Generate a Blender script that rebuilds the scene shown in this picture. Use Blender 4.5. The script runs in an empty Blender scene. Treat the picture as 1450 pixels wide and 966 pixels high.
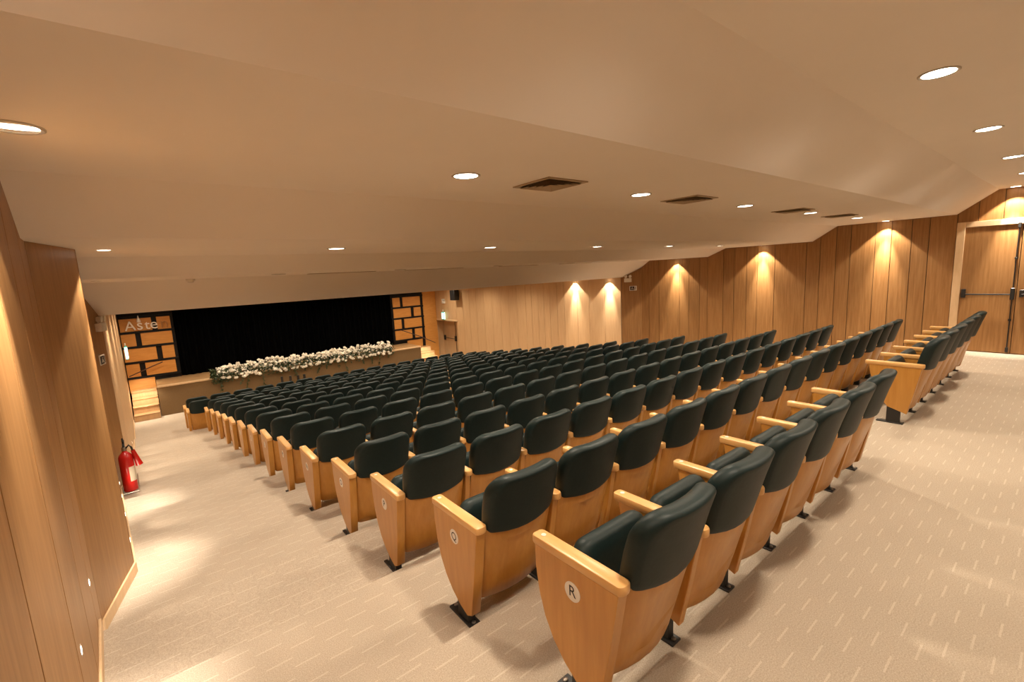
import bpy, bmesh, math, random
from mathutils import Vector, Matrix

random.seed(7)
scene = bpy.context.scene
COL = scene.collection
PI = math.pi

# ------------------------------------------------------------------ camera
H = 1.745                                    # eye height above the back aisle floor
cam_data = bpy.data.cameras.new('camera')
cam_data.sensor_fit = 'HORIZONTAL'
cam_data.sensor_width = 36.0
cam_data.lens = 16.0
cam_data.clip_start = 0.02
cam = bpy.data.objects.new('camera', cam_data)
COL.objects.link(cam)
RC = ((0.77884372, -0.13201513, 0.61316757),
      (-0.62512273, -0.08354004, 0.77604294),
      (-0.05122537, -0.98772115, -0.14759029))
m = Matrix([[RC[i][0], -RC[i][1], -RC[i][2], 0] for i in range(3)] + [[0, 0, 0, 1]])
m.translation = (0, 0, H)
cam.matrix_world = m
scene.camera = cam

# ------------------------------------------------------------------ world, exposure
world = bpy.data.worlds.new('world')
scene.world = world
world.use_nodes = True
world.node_tree.nodes['Background'].inputs[0].default_value = (0.02, 0.017, 0.013, 1)
world.node_tree.nodes['Background'].inputs[1].default_value = 1.0
vs = scene.view_settings
vs.view_transform = 'Standard'
vs.look = 'None'
vs.exposure = 0.17
vs.gamma = 1.0
vs.use_curve_mapping = False
scene.cycles.max_bounces = 10
scene.cycles.diffuse_bounces = 6
scene.cycles.glossy_bounces = 3
scene.cycles.caustics_reflective = False
scene.cycles.caustics_refractive = False

LIGHT_COL = (1.0, 0.84, 0.65)
WASH_COL = (1.0, 0.87, 0.72)
E_DOWN = 165.0          # a ceiling downlight
E_WASH = 120.0          # a downlight beside a wall, wide cone
E_STREAK = 480.0         # its narrow inner cone
E_STEP = 6.0           # a step light in the aisle wall
E_STAIR = 45.0          # a light of the stage stair

# ------------------------------------------------------------------ node helpers
def new_mat(name):
    mt = bpy.data.materials.new(name)
    mt.use_nodes = True
    nt = mt.node_tree
    b = nt.nodes['Principled BSDF']
    return mt, nt, b

def link(nt, a, b): nt.links.new(a, b)

def plain(name, col, rough=0.5, metal=0.0, spec=0.5):
    mt, nt, b = new_mat(name)
    b.inputs['Base Color'].default_value = (*col, 1)
    b.inputs['Roughness'].default_value = rough
    b.inputs['Metallic'].default_value = metal
    b.inputs['Specular IOR Level'].default_value = spec
    return mt

def noisy(name, c1, c2, scale=(1, 1, 1), nscale=5.0, rough=0.6, detail=4.0, bump=0.0, vary=0.0, spec=0.5, coat=0.0):
    """two tones mixed by a stretched noise in object space, with a little tone shift per object"""
    mt, nt, b = new_mat(name)
    tc = nt.nodes.new('ShaderNodeTexCoord')
    mp = nt.nodes.new('ShaderNodeMapping')
    mp.inputs['Scale'].default_value = scale
    link(nt, tc.outputs['Object'], mp.inputs['Vector'])
    oi = nt.nodes.new('ShaderNodeObjectInfo')
    vadd = nt.nodes.new('ShaderNodeVectorMath'); vadd.operation = 'ADD'
    vs_ = nt.nodes.new('ShaderNodeVectorMath'); vs_.operation = 'SCALE'
    comb = nt.nodes.new('ShaderNodeCombineXYZ')
    for i in range(3): link(nt, oi.outputs['Random'], comb.inputs[i])
    link(nt, comb.outputs[0], vs_.inputs[0]); vs_.inputs['Scale'].default_value = 37.0
    link(nt, mp.outputs[0], vadd.inputs[0]); link(nt, vs_.outputs[0], vadd.inputs[1])
    nz = nt.nodes.new('ShaderNodeTexNoise')
    nz.inputs['Scale'].default_value = nscale
    nz.inputs['Detail'].default_value = detail
    nz.inputs['Roughness'].default_value = 0.6
    link(nt, vadd.outputs[0], nz.inputs['Vector'])
    rp = nt.nodes.new('ShaderNodeValToRGB')
    rp.color_ramp.elements[0].position = 0.30; rp.color_ramp.elements[0].color = (*c1, 1)
    rp.color_ramp.elements[1].position = 0.70; rp.color_ramp.elements[1].color = (*c2, 1)
    link(nt, nz.outputs['Fac'], rp.inputs['Fac'])
    out = rp.outputs['Color']
    if vary > 0:
        hs = nt.nodes.new('ShaderNodeHueSaturation')
        mr = nt.nodes.new('ShaderNodeMapRange')
        mr.inputs['To Min'].default_value = 1 - vary; mr.inputs['To Max'].default_value = 1 + vary
        link(nt, oi.outputs['Random'], mr.inputs['Value'])
        link(nt, mr.outputs[0], hs.inputs['Value'])
        link(nt, out, hs.inputs['Color'])
        out = hs.outputs['Color']
    link(nt, out, b.inputs['Base Color'])
    b.inputs['Roughness'].default_value = rough
    b.inputs['Specular IOR Level'].default_value = spec
    b.inputs['Coat Weight'].default_value = coat
    b.inputs['Coat Roughness'].default_value = 0.3
    if bump > 0:
        bp = nt.nodes.new('ShaderNodeBump')
        bp.inputs['Strength'].default_value = bump
        bp.inputs['Distance'].default_value = 0.004
        link(nt, nz.outputs['Fac'], bp.inputs['Height'])
        link(nt, bp.outputs[0], b.inputs['Normal'])
    return mt

def emit(name, col, strength):
    mt, nt, b = new_mat(name)
    b.inputs['Base Color'].default_value = (*col, 1)
    b.inputs['Emission Color'].default_value = (*col, 1)
    b.inputs['Emission Strength'].default_value = strength
    return mt

def carpet_mat():
    """beige loop carpet, short pale dashes laid out in offset rows"""
    mt, nt, b = new_mat('carpet')
    N = nt.nodes.new
    tc = N('ShaderNodeTexCoord'); sx = N('ShaderNodeSeparateXYZ')
    link(nt, tc.outputs['Object'], sx.inputs[0])
    def mth(op, a, bb=None):
        n = N('ShaderNodeMath'); n.operation = op
        for i, v in enumerate((a, bb)):
            if v is None: continue
            if isinstance(v, (int, float)): n.inputs[i].default_value = v
            else: link(nt, v, n.inputs[i])
        return n.outputs[0]
    yr = mth('DIVIDE', sx.outputs['Y'], 0.0715)
    row = mth('FLOOR', yr); fy = mth('FRACT', yr)
    xs = mth('DIVIDE', sx.outputs['X'], 0.288)
    off = mth('MULTIPLY', mth('MODULO', mth('ABSOLUTE', row), 2.0), 0.5)
    wn = N('ShaderNodeTexWhiteNoise'); wn.noise_dimensions = '1D'; link(nt, row, wn.inputs['W'])
    jit = mth('MULTIPLY', wn.outputs['Value'], 0.18)
    fx = mth('FRACT', mth('ADD', mth('ADD', xs, off), jit))
    inx = mth('LESS_THAN', mth('ABSOLUTE', mth('SUBTRACT', fx, 0.5)), 0.21)
    iny = mth('LESS_THAN', mth('ABSOLUTE', mth('SUBTRACT', fy, 0.5)), 0.058)
    dash = mth('MULTIPLY', inx, iny)
    nz = N('ShaderNodeTexNoise'); nz.inputs['Scale'].default_value = 170.0; nz.inputs['Detail'].default_value = 3.0
    link(nt, tc.outputs['Object'], nz.inputs['Vector'])
    n2 = N('ShaderNodeTexNoise'); n2.inputs['Scale'].default_value = 2.2; n2.inputs['Detail'].default_value = 4.0
    link(nt, tc.outputs['Object'], n2.inputs['Vector'])
    rp = N('ShaderNodeValToRGB')
    rp.color_ramp.elements[0].position = 0.30; rp.color_ramp.elements[0].color = (0.345, 0.287, 0.222, 1)
    rp.color_ramp.elements[1].position = 0.70; rp.color_ramp.elements[1].color = (0.50, 0.425, 0.338, 1)
    link(nt, nz.outputs['Fac'], rp.inputs['Fac'])
    hs = N('ShaderNodeHueSaturation')
    mr = N('ShaderNodeMapRange'); mr.inputs['To Min'].default_value = 0.92; mr.inputs['To Max'].default_value = 1.08
    link(nt, n2.outputs['Fac'], mr.inputs['Value']); link(nt, mr.outputs[0], hs.inputs['Value'])
    link(nt, rp.outputs['Color'], hs.inputs['Color'])
    mx = N('ShaderNodeMix'); mx.data_type = 'RGBA'
    link(nt, mth('MULTIPLY', dash, 0.26), mx.inputs['Factor'])
    link(nt, hs.outputs['Color'], mx.inputs['A'])
    mx.inputs['B'].default_value = (0.74, 0.66, 0.55, 1)
    link(nt, mx.outputs['Result'], b.inputs['Base Color'])
    b.inputs['Roughness'].default_value = 0.95
    b.inputs['Specular IOR Level'].default_value = 0.1
    bp = N('ShaderNodeBump'); bp.inputs['Strength'].default_value = 0.35; bp.inputs['Distance'].default_value = 0.003
    link(nt, nz.outputs['Fac'], bp.inputs['Height']); link(nt, bp.outputs[0], b.inputs['Normal'])
    return mt

M = {}
M['carpet'] = carpet_mat()
M['ceiling'] = noisy('ceiling_paint', (0.87, 0.82, 0.75), (0.89, 0.84, 0.77), (1, 1, 1), 1.5, 0.9, spec=0.15)
M['oak'] = noisy('oak_veneer', (0.25, 0.118, 0.036), (0.36, 0.190, 0.070), (16, 16, 0.9), 2.2, 0.42, 5, vary=0.07, spec=0.4)
M['pale_oak'] = noisy('pale_oak', (0.48, 0.30, 0.15), (0.56, 0.37, 0.20), (16, 16, 0.9), 2.2, 0.45, 5, vary=0.06, spec=0.35)
M['oak_trim'] = noisy('oak_trim', (0.58, 0.40, 0.22), (0.66, 0.47, 0.28), (10, 10, 2), 2.0, 0.5, spec=0.4)
M['groove'] = plain('panel_groove', (0.06, 0.03, 0.012), 0.8)
M['beech'] = noisy('beech_veneer', (0.45, 0.200, 0.034), (0.53, 0.258, 0.054), (14, 14, 1.1), 2.2, 0.34, 4, vary=0.05, spec=0.5, coat=0.15)
M['arm'] = noisy('beech_armrest', (0.61, 0.325, 0.105), (0.69, 0.40, 0.145), (10, 2, 10), 2.2, 0.36, 4, vary=0.04, spec=0.5, coat=0.15)
M['green'] = noisy('dark_green_leather', (0.0045, 0.013, 0.013), (0.007, 0.018, 0.0175), (1, 1, 1), 60.0, 0.48, 4, bump=0.10, spec=0.28)
M['black'] = plain('black_metal', (0.012, 0.011, 0.010), 0.45)
M['bolt'] = plain('steel_bolt', (0.35, 0.32, 0.28), 0.3, 1.0)
M['badge'] = plain('badge_white', (0.74, 0.69, 0.61), 0.35)
M['ink'] = plain('badge_ink', (0.02, 0.012, 0.008), 0.5)
M['white'] = plain('white_plastic', (0.72, 0.68, 0.60), 0.4)
M['trim_ring'] = plain('downlight_ring', (0.50, 0.45, 0.38), 0.4)
M['lamp'] = emit('lamp_diffuser', (1.0, 0.90, 0.74), 14.0)
M['lamp_off'] = plain('lamp_unlit', (0.20, 0.16, 0.11), 0.4)
M['step_lamp'] = emit('step_lamp', (1.0, 0.88, 0.70), 6.0)
M['vent'] = plain('vent_metal', (0.40, 0.31, 0.20), 0.5)
M['dark'] = plain('dark_void', (0.015, 0.010, 0.007), 0.9)
M['curtain'] = noisy('black_velvet', (0.0012, 0.0012, 0.0014), (0.0026, 0.0028, 0.003), (6, 6, 1), 3.0, 0.9, spec=0.0)
M['screen_black'] = plain('screen_black', (0.008, 0.007, 0.007), 0.6, spec=0.2)
M['orange_wood'] = noisy('orange_wood', (0.50, 0.215, 0.045), (0.60, 0.28, 0.07), (2, 14, 14), 2.0, 0.45, 4, vary=0.05, spec=0.4)
M['stage_face'] = noisy('stage_carpet', (0.15, 0.095, 0.045), (0.20, 0.13, 0.065), (1, 1, 1), 80.0, 0.95, spec=0.1)
M['deck'] = noisy('stage_deck', (0.34, 0.195, 0.085), (0.45, 0.28, 0.13), (1.5, 14, 14), 2.0, 0.35, 4, vary=0.08)
M['red'] = plain('extinguisher_red', (0.50, 0.010, 0.008), 0.25, spec=0.6)
M['label'] = plain('label_paper', (0.55, 0.48, 0.36), 0.6)
M['wire'] = plain('wire_chrome', (0.50, 0.45, 0.38), 0.3, 1.0)
M['leaf'] = noisy('dark_leaf', (0.018, 0.040, 0.012), (0.06, 0.09, 0.03), (1, 1, 1), 9.0, 0.5, vary=0.3)
M['petal'] = noisy('cream_petal', (0.80, 0.74, 0.62), (0.88, 0.83, 0.73), (1, 1, 1), 12.0, 0.7, vary=0.08)
M['exit'] = emit('exit_glow', (0.62, 1.0, 0.86), 1.6)
M['exit_green'] = emit('exit_green', (0.02, 0.30, 0.20), 0.25)
M['tinsel'] = plain('tinsel_letter', (0.80, 0.74, 0.66), 0.3, 0.2)
M['brown_letter'] = plain('brown_letter', (0.36, 0.17, 0.06), 0.35, 0.3)
M['rail'] = plain('brown_rail', (0.05, 0.018, 0.010), 0.4)

# ------------------------------------------------------------------ mesh helpers
class MB:
    def __init__(s): s.v = []; s.f = []; s.mi = []
    def add(s, vs_, fs, mi=0):
        o = len(s.v); s.v += [tuple(p) for p in vs_]
        s.f += [tuple(o + i for i in f) for f in fs]; s.mi += [mi] * len(fs)
        return s
    def box(s, x0, x1, y0, y1, z0, z1, mi=0):
        return s.add([(x0, y0, z0), (x1, y0, z0), (x1, y1, z0), (x0, y1, z0), (x0, y0, z1), (x1, y0, z1), (x1, y1, z1), (x0, y1, z1)],
                     [(0, 3, 2, 1), (4, 5, 6, 7), (0, 1, 5, 4), (1, 2, 6, 5), (2, 3, 7, 6), (3, 0, 4, 7)], mi)
    def prism(s, pts, d, mi=0):
        """closed polygon pts (3D) pushed along the vector d"""
        n = len(pts); d = Vector(d)
        vs_ = [Vector(p) for p in pts] + [Vector(p) + d for p in pts]
        fs = [tuple(range(n - 1, -1, -1)), tuple(range(n, 2 * n))]
        fs += [(i, (i + 1) % n, n + (i + 1) % n, n + i) for i in range(n)]
        return s.add(vs_, fs, mi)
    def tube(s, pts, r, n=8, mi=0):
        pts = [Vector(p) for p in pts]; rings = []
        rs = r if isinstance(r, (list, tuple)) else [r] * len(pts)
        for i, p in enumerate(pts):
            a = pts[max(i - 1, 0)]; b = pts[min(i + 1, len(pts) - 1)]
            t = (b - a).normalized()
            u = t.orthogonal().normalized(); w = t.cross(u)
            rings.append([p + rs[i] * (u * math.cos(2 * PI * k / n) + w * math.sin(2 * PI * k / n)) for k in range(n)])
        vs_ = [q for rg in rings for q in rg]
        fs = [(i * n + k, i * n + (k + 1) % n, (i + 1) * n + (k + 1) % n, (i + 1) * n + k) for i in range(len(pts) - 1) for k in range(n)]
        fs += [tuple(range(n - 1, -1, -1)), tuple((len(pts) - 1) * n + k for k in range(n))]
        return s.add(vs_, fs, mi)
    def lathe(s, prof, c=(0, 0, 0), n=20, mi=0):
        c = Vector(c)
        vs_ = [c + Vector((r * math.cos(2 * PI * k / n), r * math.sin(2 * PI * k / n), z)) for r, z in prof for k in range(n)]
        fs = [(i * n + k, i * n + (k + 1) % n, (i + 1) * n + (k + 1) % n, (i + 1) * n + k) for i in range(len(prof) - 1) for k in range(n)]
        fs += [tuple(range(n - 1, -1, -1)), tuple((len(prof) - 1) * n + k for k in range(n))]
        return s.add(vs_, fs, mi)
    def mesh(s, name, mats, bevel=0.0, seg=2, smooth=35.0):
        me = bpy.data.meshes.new(name)
        me.from_pydata(s.v, [], s.f)
        me.polygons.foreach_set('material_index', s.mi)
        for mt in (mats if isinstance(mats, (list, tuple)) else [mats]): me.materials.append(mt)
        bm = bmesh.new(); bm.from_mesh(me)
        bmesh.ops.recalc_face_normals(bm, faces=bm.faces)
        if bevel > 0:
            es = [e for e in bm.edges if len(e.link_faces) == 2 and e.calc_face_angle(0) > math.radians(40)]
            bmesh.ops.bevel(bm, geom=es, offset=bevel, segments=seg, profile=0.5, affect='EDGES', clamp_overlap=True)
        bm.to_mesh(me); bm.free()
        if smooth:
            me.polygons.foreach_set('use_smooth', [True] * len(me.polygons))
            me.set_sharp_from_angle(angle=math.radians(smooth))
        return me

def put(name, me, parent=None, loc=None, rot=None, scl=None):
    o = bpy.data.objects.new(name, me)
    COL.objects.link(o)
    if parent: o.parent = parent
    if loc is not None: o.location = loc
    if rot is not None: o.rotation_euler = rot
    if scl is not None: o.scale = scl if hasattr(scl, '__len__') else (scl,) * 3
    return o

def tag(o, label=None, cat=None, group=None, kind=None):
    if label: o['label'] = label
    if cat: o['category'] = cat
    if group: o['group'] = group
    if kind: o['kind'] = kind
    return o

def thing(name, label, cat, loc=(0, 0, 0), rotz=0.0, group=None):
    o = bpy.data.objects.new(name, None)
    o.empty_display_size = 0.1
    COL.objects.link(o)
    o.location = loc; o.rotation_euler = (0, 0, rotz)
    return tag(o, label, cat, group)

def text_mesh(body, size, depth, name):
    cu = bpy.data.curves.new(name, 'FONT')
    cu.body = body; cu.size = size; cu.extrude = depth; cu.align_x = 'CENTER'; cu.align_y = 'CENTER'
    cu.resolution_u = 3
    ob = bpy.data.objects.new(name, cu); COL.objects.link(ob)
    dg = bpy.context.evaluated_depsgraph_get()
    me = bpy.data.meshes.new_from_object(ob.evaluated_get(dg))
    vs_ = [v.co.copy() for v in me.vertices]; fs = [tuple(p.vertices) for p in me.polygons]
    bpy.data.objects.remove(ob); bpy.data.curves.remove(cu); bpy.data.meshes.remove(me)
    return vs_, fs

# ------------------------------------------------------------------ measured layout
NROW = 16
PITCH = 0.885
SEAT = 0.53
ratioX = [None, .503, .3503, .2686, .2086, .1692, .1409, .1205, .1047, .0913, .0814, .0722, .064, .0564, .0288, .0256]
LEFTX = [1.152] + [ratioX[k] * (1.382 + PITCH * k) for k in range(1, NROW)]
FLOOR = [0, -.159, -.297, -.436, -.552, -.664, -.784, -.918, -1.048, -1.174, -1.302, -1.430, -1.556, -1.684, -1.82, -1.91]
FRONT = [min(1.78 + .905 * k, 1.92 + .885 * k) for k in range(NROW)]
FLAT = FLOOR[-1]
def footY(k): return 1.182 + PITCH * k
def floor_at(y):
    for k in range(NROW - 1):
        if y < FRONT[k]: return FLOOR[k]
    return FLAT

CEIL = [(-3.0, 2.683), (.993, 2.683), (1.467, 2.343), (3.2, 2.343), (3.63, 2.071), (5.47, 2.071), (5.91, 1.891), (7.6, 1.891), (8.25, 1.462), (18.7, 1.462)]
def ceil_at(y):
    for (a, za), (b, zb) in zip(CEIL, CEIL[1:]):
        if a <= y <= b: return za + (zb - za) * (y - a) / (b - a)
    return CEIL[-1][1]

LW = [(-.42, -3.0), (-.42, 2.5), (-.503, 3.82), (-.35, 4.5), (-.61, 7.87), (-.52, 8.3), (-.80, 18.6)]
RW = [(11.0, -3.0), (11.0, 7.87), (10.6, 8.28), (10.0, 18.6)]
def wall_x(poly, y):
    for (xa, ya), (xb, yb) in zip(poly, poly[1:]):
        if ya <= y <= yb: return xa + (xb - xa) * (y - ya) / (yb - ya)

# ------------------------------------------------------------------ floor and ceiling
mb = MB()
prof = [(-3.0, 0.0)]
for k in range(NROW - 1):
    prof += [(FRONT[k], FLOOR[k]), (FRONT[k], FLOOR[k + 1])]
prof += [(18.9, FLAT)]
under = [(18.9, FLAT - .3), (-3.0, -.3 + FLAT)]
mb.prism([(-1.1, y, z) for y, z in prof + under], (12.7, 0, 0))
floor = put('floor', mb.mesh('floor', M['carpet'], smooth=0)); tag(floor, kind='structure')

mb = MB()
mb.prism([(-1.1, y, z) for y, z in CEIL] + [(-1.1, 18.7, 3.0), (-1.1, -3.0, 3.0)], (12.7, 0, 0))
ceiling = put('ceiling', mb.mesh('ceiling', M['ceiling'], smooth=0)); tag(ceiling, kind='structure')

# ------------------------------------------------------------------ walls with wooden panels
def panel_mesh(p0, p1, y_lo, y_hi, side, depth=0.02, gap=0.010, z0=None, z1=None):
    """one veneer panel between plan points p0 and p1; its top follows the ceiling"""
    P0 = Vector(p0); P1 = Vector(p1); d = (P1 - P0); L = d.length; d.normalize()
    n = Vector((d.y, -d.x)) * side
    a = P0 + d * gap / 2; b = P1 - d * gap / 2
    ys = [a.y] + [c[0] for c in CEIL if a.y + .002 < c[0] < b.y - .002] + [b.y]
    zb = min(floor_at(a.y), floor_at(b.y - .001)) if z0 is None else z0
    pts = []
    if z1 is None:
        for y in reversed(ys):
            t = (y - a.y) / max(b.y - a.y, 1e-6); q = a + (b - a) * t
            pts.append((q.x, q.y, ceil_at(y) - .002))
    else: pts += [(b.x, b.y, z1), (a.x, a.y, z1)]
    pts = [(a.x, a.y, zb), (b.x, b.y, zb)] + pts
    mb = MB(); mb.prism(pts, (n.x * depth, n.y * depth, 0))
    return mb
def wall_backing(name, poly, side, off=0.0, thick=0.12):
    mb = MB()
    for (xa, ya), (xb, yb) in zip(poly, poly[1:]):
        P0 = Vector((xa, ya)); P1 = Vector((xb, yb)); d = (P1 - P0).normalized(); n = Vector((d.y, -d.x)) * side
        pts = [P0 - n * .0, P1 - n * .0, P1 - n * thick, P0 - n * thick]
        mb.prism([(p.x, p.y, FLAT - .02) for p in pts], (0, 0, 3.0 - FLAT - .05))
    o = put(name, mb.mesh(name, M['groove'], smooth=0)); return tag(o, kind='structure')

# the panels stand proud of a dark backing, so the seams are real grooves
def shift(poly, side, d):
    out = []
    for i, p in enumerate(poly):
        out.append((p[0] - side * d, p[1]))
    return out
left_back = wall_backing('wall_left', shift(LW, 1, .02), 1)
def left_panels(y0, y1, seams, mat):
    ys = [y0] + seams + [y1]
    for a, b in zip(ys, ys[1:]):
        pa = (wall_x(LW, a) - .02, a); pb = (wall_x(LW, b) - .02, b)
        put('wall_panel', panel_mesh(pa, pb, a, b, 1).mesh('wall_panel', M[mat], smooth=0), left_back)
left_panels(-3.0, 2.5, [-1.8, -.6, .35, 1.1, 2.0], 'oak')
left_panels(2.5, 3.82, [3.05, 3.5], 'oak')
left_panels(3.82, 4.5, [], 'oak')
left_panels(4.5, 7.87, [4.95, 5.5, 6.2, 6.9, 7.4], 'oak')
left_panels(7.87, 8.3, [], 'oak')
left_panels(8.3, 18.6, [8.75, 9.3, 10.0, 10.6, 11.3, 12.1, 12.9, 13.6, 14.3, 15.1, 15.9, 16.8, 17.7], 'pale_oak')

# right wall: openings for the back doors (Y 0.0 to 1.36) and for the stage-side door
right_back_poly = shift(RW, -1, .02)
mb = MB()
def slab(mb, P0, P1, z0, z1, thick, side):
    P0 = Vector(P0); P1 = Vector(P1); d = (P1 - P0).normalized(); n = Vector((d.y, -d.x)) * side
    pts = [P0, P1, P1 - n * thick, P0 - n * thick]
    mb.prism([(p.x, p.y, z0) for p in pts], (0, 0, z1 - z0))
DY0, DY1, DZ = 16.50, 18.20, -0.17                 # stage-side door opening
def RX(y): return wall_x(right_back_poly, y)
ZB, ZT = FLAT - .02, 2.95
slab(mb, (11.02, -3.0), (11.02, 7.87), ZB, ZT, .12, -1)
slab(mb, (11.02, 7.87), (10.62, 8.28), ZB, ZT, .12, -1)
slab(mb, (10.62, 8.28), (RX(DY0), DY0), ZB, ZT, .12, -1)
slab(mb, (RX(DY0), DY0), (RX(DY1), DY1), DZ, ZT, .12, -1)
slab(mb, (RX(DY1), DY1), (10.02, 18.6), ZB, ZT, .12, -1)
right_back = tag(put('wall_right', mb.mesh('wall_right', M['groove'], smooth=0)), kind='structure')
def right_panels(ys, mat, z0=None, z1=None):
    for a, b in zip(ys, ys[1:]):
        pa = (wall_x(RW, a) + .02, a); pb = (wall_x(RW, b) + .02, b)
        put('wall_panel', panel_mesh(pa, pb, a, b, -1, z0=z0, z1=z1).mesh('wall_panel', M[mat], smooth=0), right_back)
right_panels([-3.0, -2.2, -1.4, -.75, -.09], 'oak')
right_panels([-.09, .30, .91, 1.20, 1.45], 'oak', z0=2.20)
right_panels([1.45, 1.80, 2.04, 2.33, 2.57, 2.96, 3.20, 3.48, 3.73, 4.35, 4.72, 4.96, 5.25, 5.51, 5.91, 6.12, 6.41, 6.68, 7.06, 7.30, 7.62, 7.87], 'oak')
right_panels([7.87, 8.28], 'oak')
right_panels([8.28, 8.85, 9.43, 9.9, 10.44, 10.75, 11.08, 11.35, 11.63, 11.95, 12.24, 12.7, 13.15, 13.6, 14.1, 14.6, 15.1, 15.55, 16.0, DY0], 'pale_oak')
right_panels([DY0, 17.1, 17.65, DY1], 'pale_oak', z0=DZ)
right_panels([DY1, 18.6], 'pale_oak')

# end walls (behind the camera and behind the curtain)
mb = MB(); mb.box(-1.1, 11.6, -3.12, -3.0, FLAT - .3, 3.0)
tag(put('wall_back', mb.mesh('wall_back', M['oak'], smooth=0)), kind='structure')
mb = MB(); mb.box(-1.1, 11.6, 18.75, 18.9, FLAT - .3, 3.0)
tag(put('wall_front', mb.mesh('wall_front', M['dark'], smooth=0)), kind='structure')

mb = MB(); mb.box(9.385, 10.02, 18.03, 18.10, FLAT, 1.458)
tag(put('wall_stage', mb.mesh('wall_stage', M['orange_wood'], smooth=0)), kind='structure')

# skirting boards on the left wall, one length per step and wall face
sk = 0
for (xa, ya), (xb, yb) in zip(LW, LW[1:]):
    cuts = [max(ya, 0.3)] + [f for f in FRONT[:-2] if ya + .01 < f < yb - .01] + [yb]
    if yb < .4: continue
    for a, b in zip(cuts, cuts[1:]):
        if b - a < .03: continue
        z = floor_at((a + b) / 2)
        P0 = Vector((wall_x(LW, a + 1e-5), a)); P1 = Vector((wall_x(LW, b - 1e-5), b))
        d = (P1 - P0).normalized(); n = Vector((d.y, -d.x))
        mb = MB(); pts = [P0, P1, P1 + n * .014, P0 + n * .014]
        mb.prism([(p.x, p.y, z) for p in pts], (0, 0, .085))
        if sk == 0: base = tag(put('baseboard_left', mb.mesh('baseboard_left', M['oak_trim'], .003, 1)), kind='structure')
        else: put('board_length', mb.mesh('board_length', M['oak_trim'], .003, 1), base)
        sk += 1

# ------------------------------------------------------------------ lights
def spot(name, loc, energy, angle, blend, target=(0, 0, -1), r=0.05, col=LIGHT_COL, parent=None):
    ld = bpy.data.lights.new(name, 'SPOT')
    ld.energy = energy; ld.spot_size = math.radians(angle); ld.spot_blend = blend
    ld.shadow_soft_size = r; ld.color = col
    o = bpy.data.objects.new(name, ld); COL.objects.link(o)
    o.rotation_euler = Vector(target).to_track_quat('-Z', 'Y').to_euler()
    o.location = loc
    if parent: o.parent = parent
    return o

RING_R = 0.088
mb = MB(); n = 28
pr = [(RING_R - .016, 0.0), (RING_R, 0.0), (RING_R, -.004), (RING_R - .006, -.007), (RING_R - .016, -.004)]
vs_ = [(r * math.cos(2 * PI * k / n), r * math.sin(2 * PI * k / n), z) for r, z in pr for k in range(n)]
fs = [(i * n + k, i * n + (k + 1) % n, ((i + 1) % 5) * n + (k + 1) % n, ((i + 1) % 5) * n + k) for i in range(5) for k in range(n)]
mb.add(vs_, fs); ring_me = mb.mesh('trim_ring', M['trim_ring'])
mb = MB(); mb.lathe([(RING_R - .016, -.0005), (RING_R - .016, -.003)], n=n); lamp_me = mb.mesh('diffuser', M['lamp'])
lamp_off_me = lamp_me.copy(); lamp_off_me.materials[0] = M['lamp_off']

ORD = ['first', 'second', 'third', 'fourth', 'fifth', 'sixth', 'seventh', 'eighth', 'ninth', 'tenth', 'eleventh', 'twelfth', 'thirteenth', 'fourteenth', 'fifteenth', 'sixteenth']
def downlight(x, y, label, group, kind='down', scale=1.0, wall=0, slot=1.0, power=1.0):
    z = ceil_at(y)
    t = thing('ceiling_downlight', label, 'ceiling light', (x, y, z), 0, group)
    put('trim_ring', ring_me, t, scl=scale)
    put('diffuser', lamp_off_me if kind == 'off' else lamp_me, t, scl=(scale, scale * slot, scale))
    if kind == 'down':
        spot('downlight_beam', (0, 0, -.012), E_DOWN * power, 164, 1.0, r=.06, parent=t)
    elif kind == 'wash':
        w = Vector((wall, 0, -2.2))
        spot('wash_beam', (0, 0, -.012), E_WASH * power, 92, 0.14, w * .12 + Vector((0, 0, -1.2)), r=.035, col=WASH_COL, parent=t)
        spot('streak_beam', (0, 0, -.012), E_STREAK, 36, 0.95, Vector((wall, 0, -1.25)), r=.02, col=WASH_COL, parent=t)
    return t

bays = [('highest ceiling bay', 0.58, [-.28, 1.55, 3.45, 5.38, 7.29, 9.04], 10.84, .80),
        ('second ceiling bay, between the square vents', 2.40, [1.607, 3.36, 5.25, 7.15, 9.17], 10.86, 2.40),
        ('third ceiling bay', 4.60, [1.51, 3.37, 5.35, 7.25, 9.03], 10.86, 4.60),
        ('fourth ceiling bay, beside the slot vents', 6.75, [1.42, 3.17, 5.1, 7.0, 8.83], 10.86, 6.75)]
for bi, (bn, y, xs, wx, wy) in enumerate(bays):
    g = 'downlights of the ' + ['back', 'second', 'third', 'fourth'][bi] + ' ceiling bay'
    for i, x in enumerate(xs):
        off = (bi == 3 and x == 7.0)
        lab = 'round ceiling light, %s from left in the %s' % (ORD[i if bi == 0 else i + 1], bn)
        if off: lab = 'unlit recessed ceiling light between lit ones in the fourth ceiling bay'
        downlight(x, y, lab, g, 'off' if off else 'down', power=(.8, 1.12, 1.0, 1.0)[bi])
    downlight(wx, wy, 'small recessed light close to the right wall in the %s' % bn.split(',')[0], 'wall-washing lights along the right wall', 'wash', .8, wall=.14)
for y, x, nm in ((2.40, -.285, 'second'), (4.60, -.20, 'third'), (6.75, -.40, 'fourth')):
    downlight(x, y, 'recessed light beside the left wall, %s ceiling bay' % nm, 'wall-washing lights along the left wall', 'wash', .95 if y < 3 else .55, wall=wall_x(LW, y) - x, slot=.42 if y < 3 else .9, power=.6)
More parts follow.
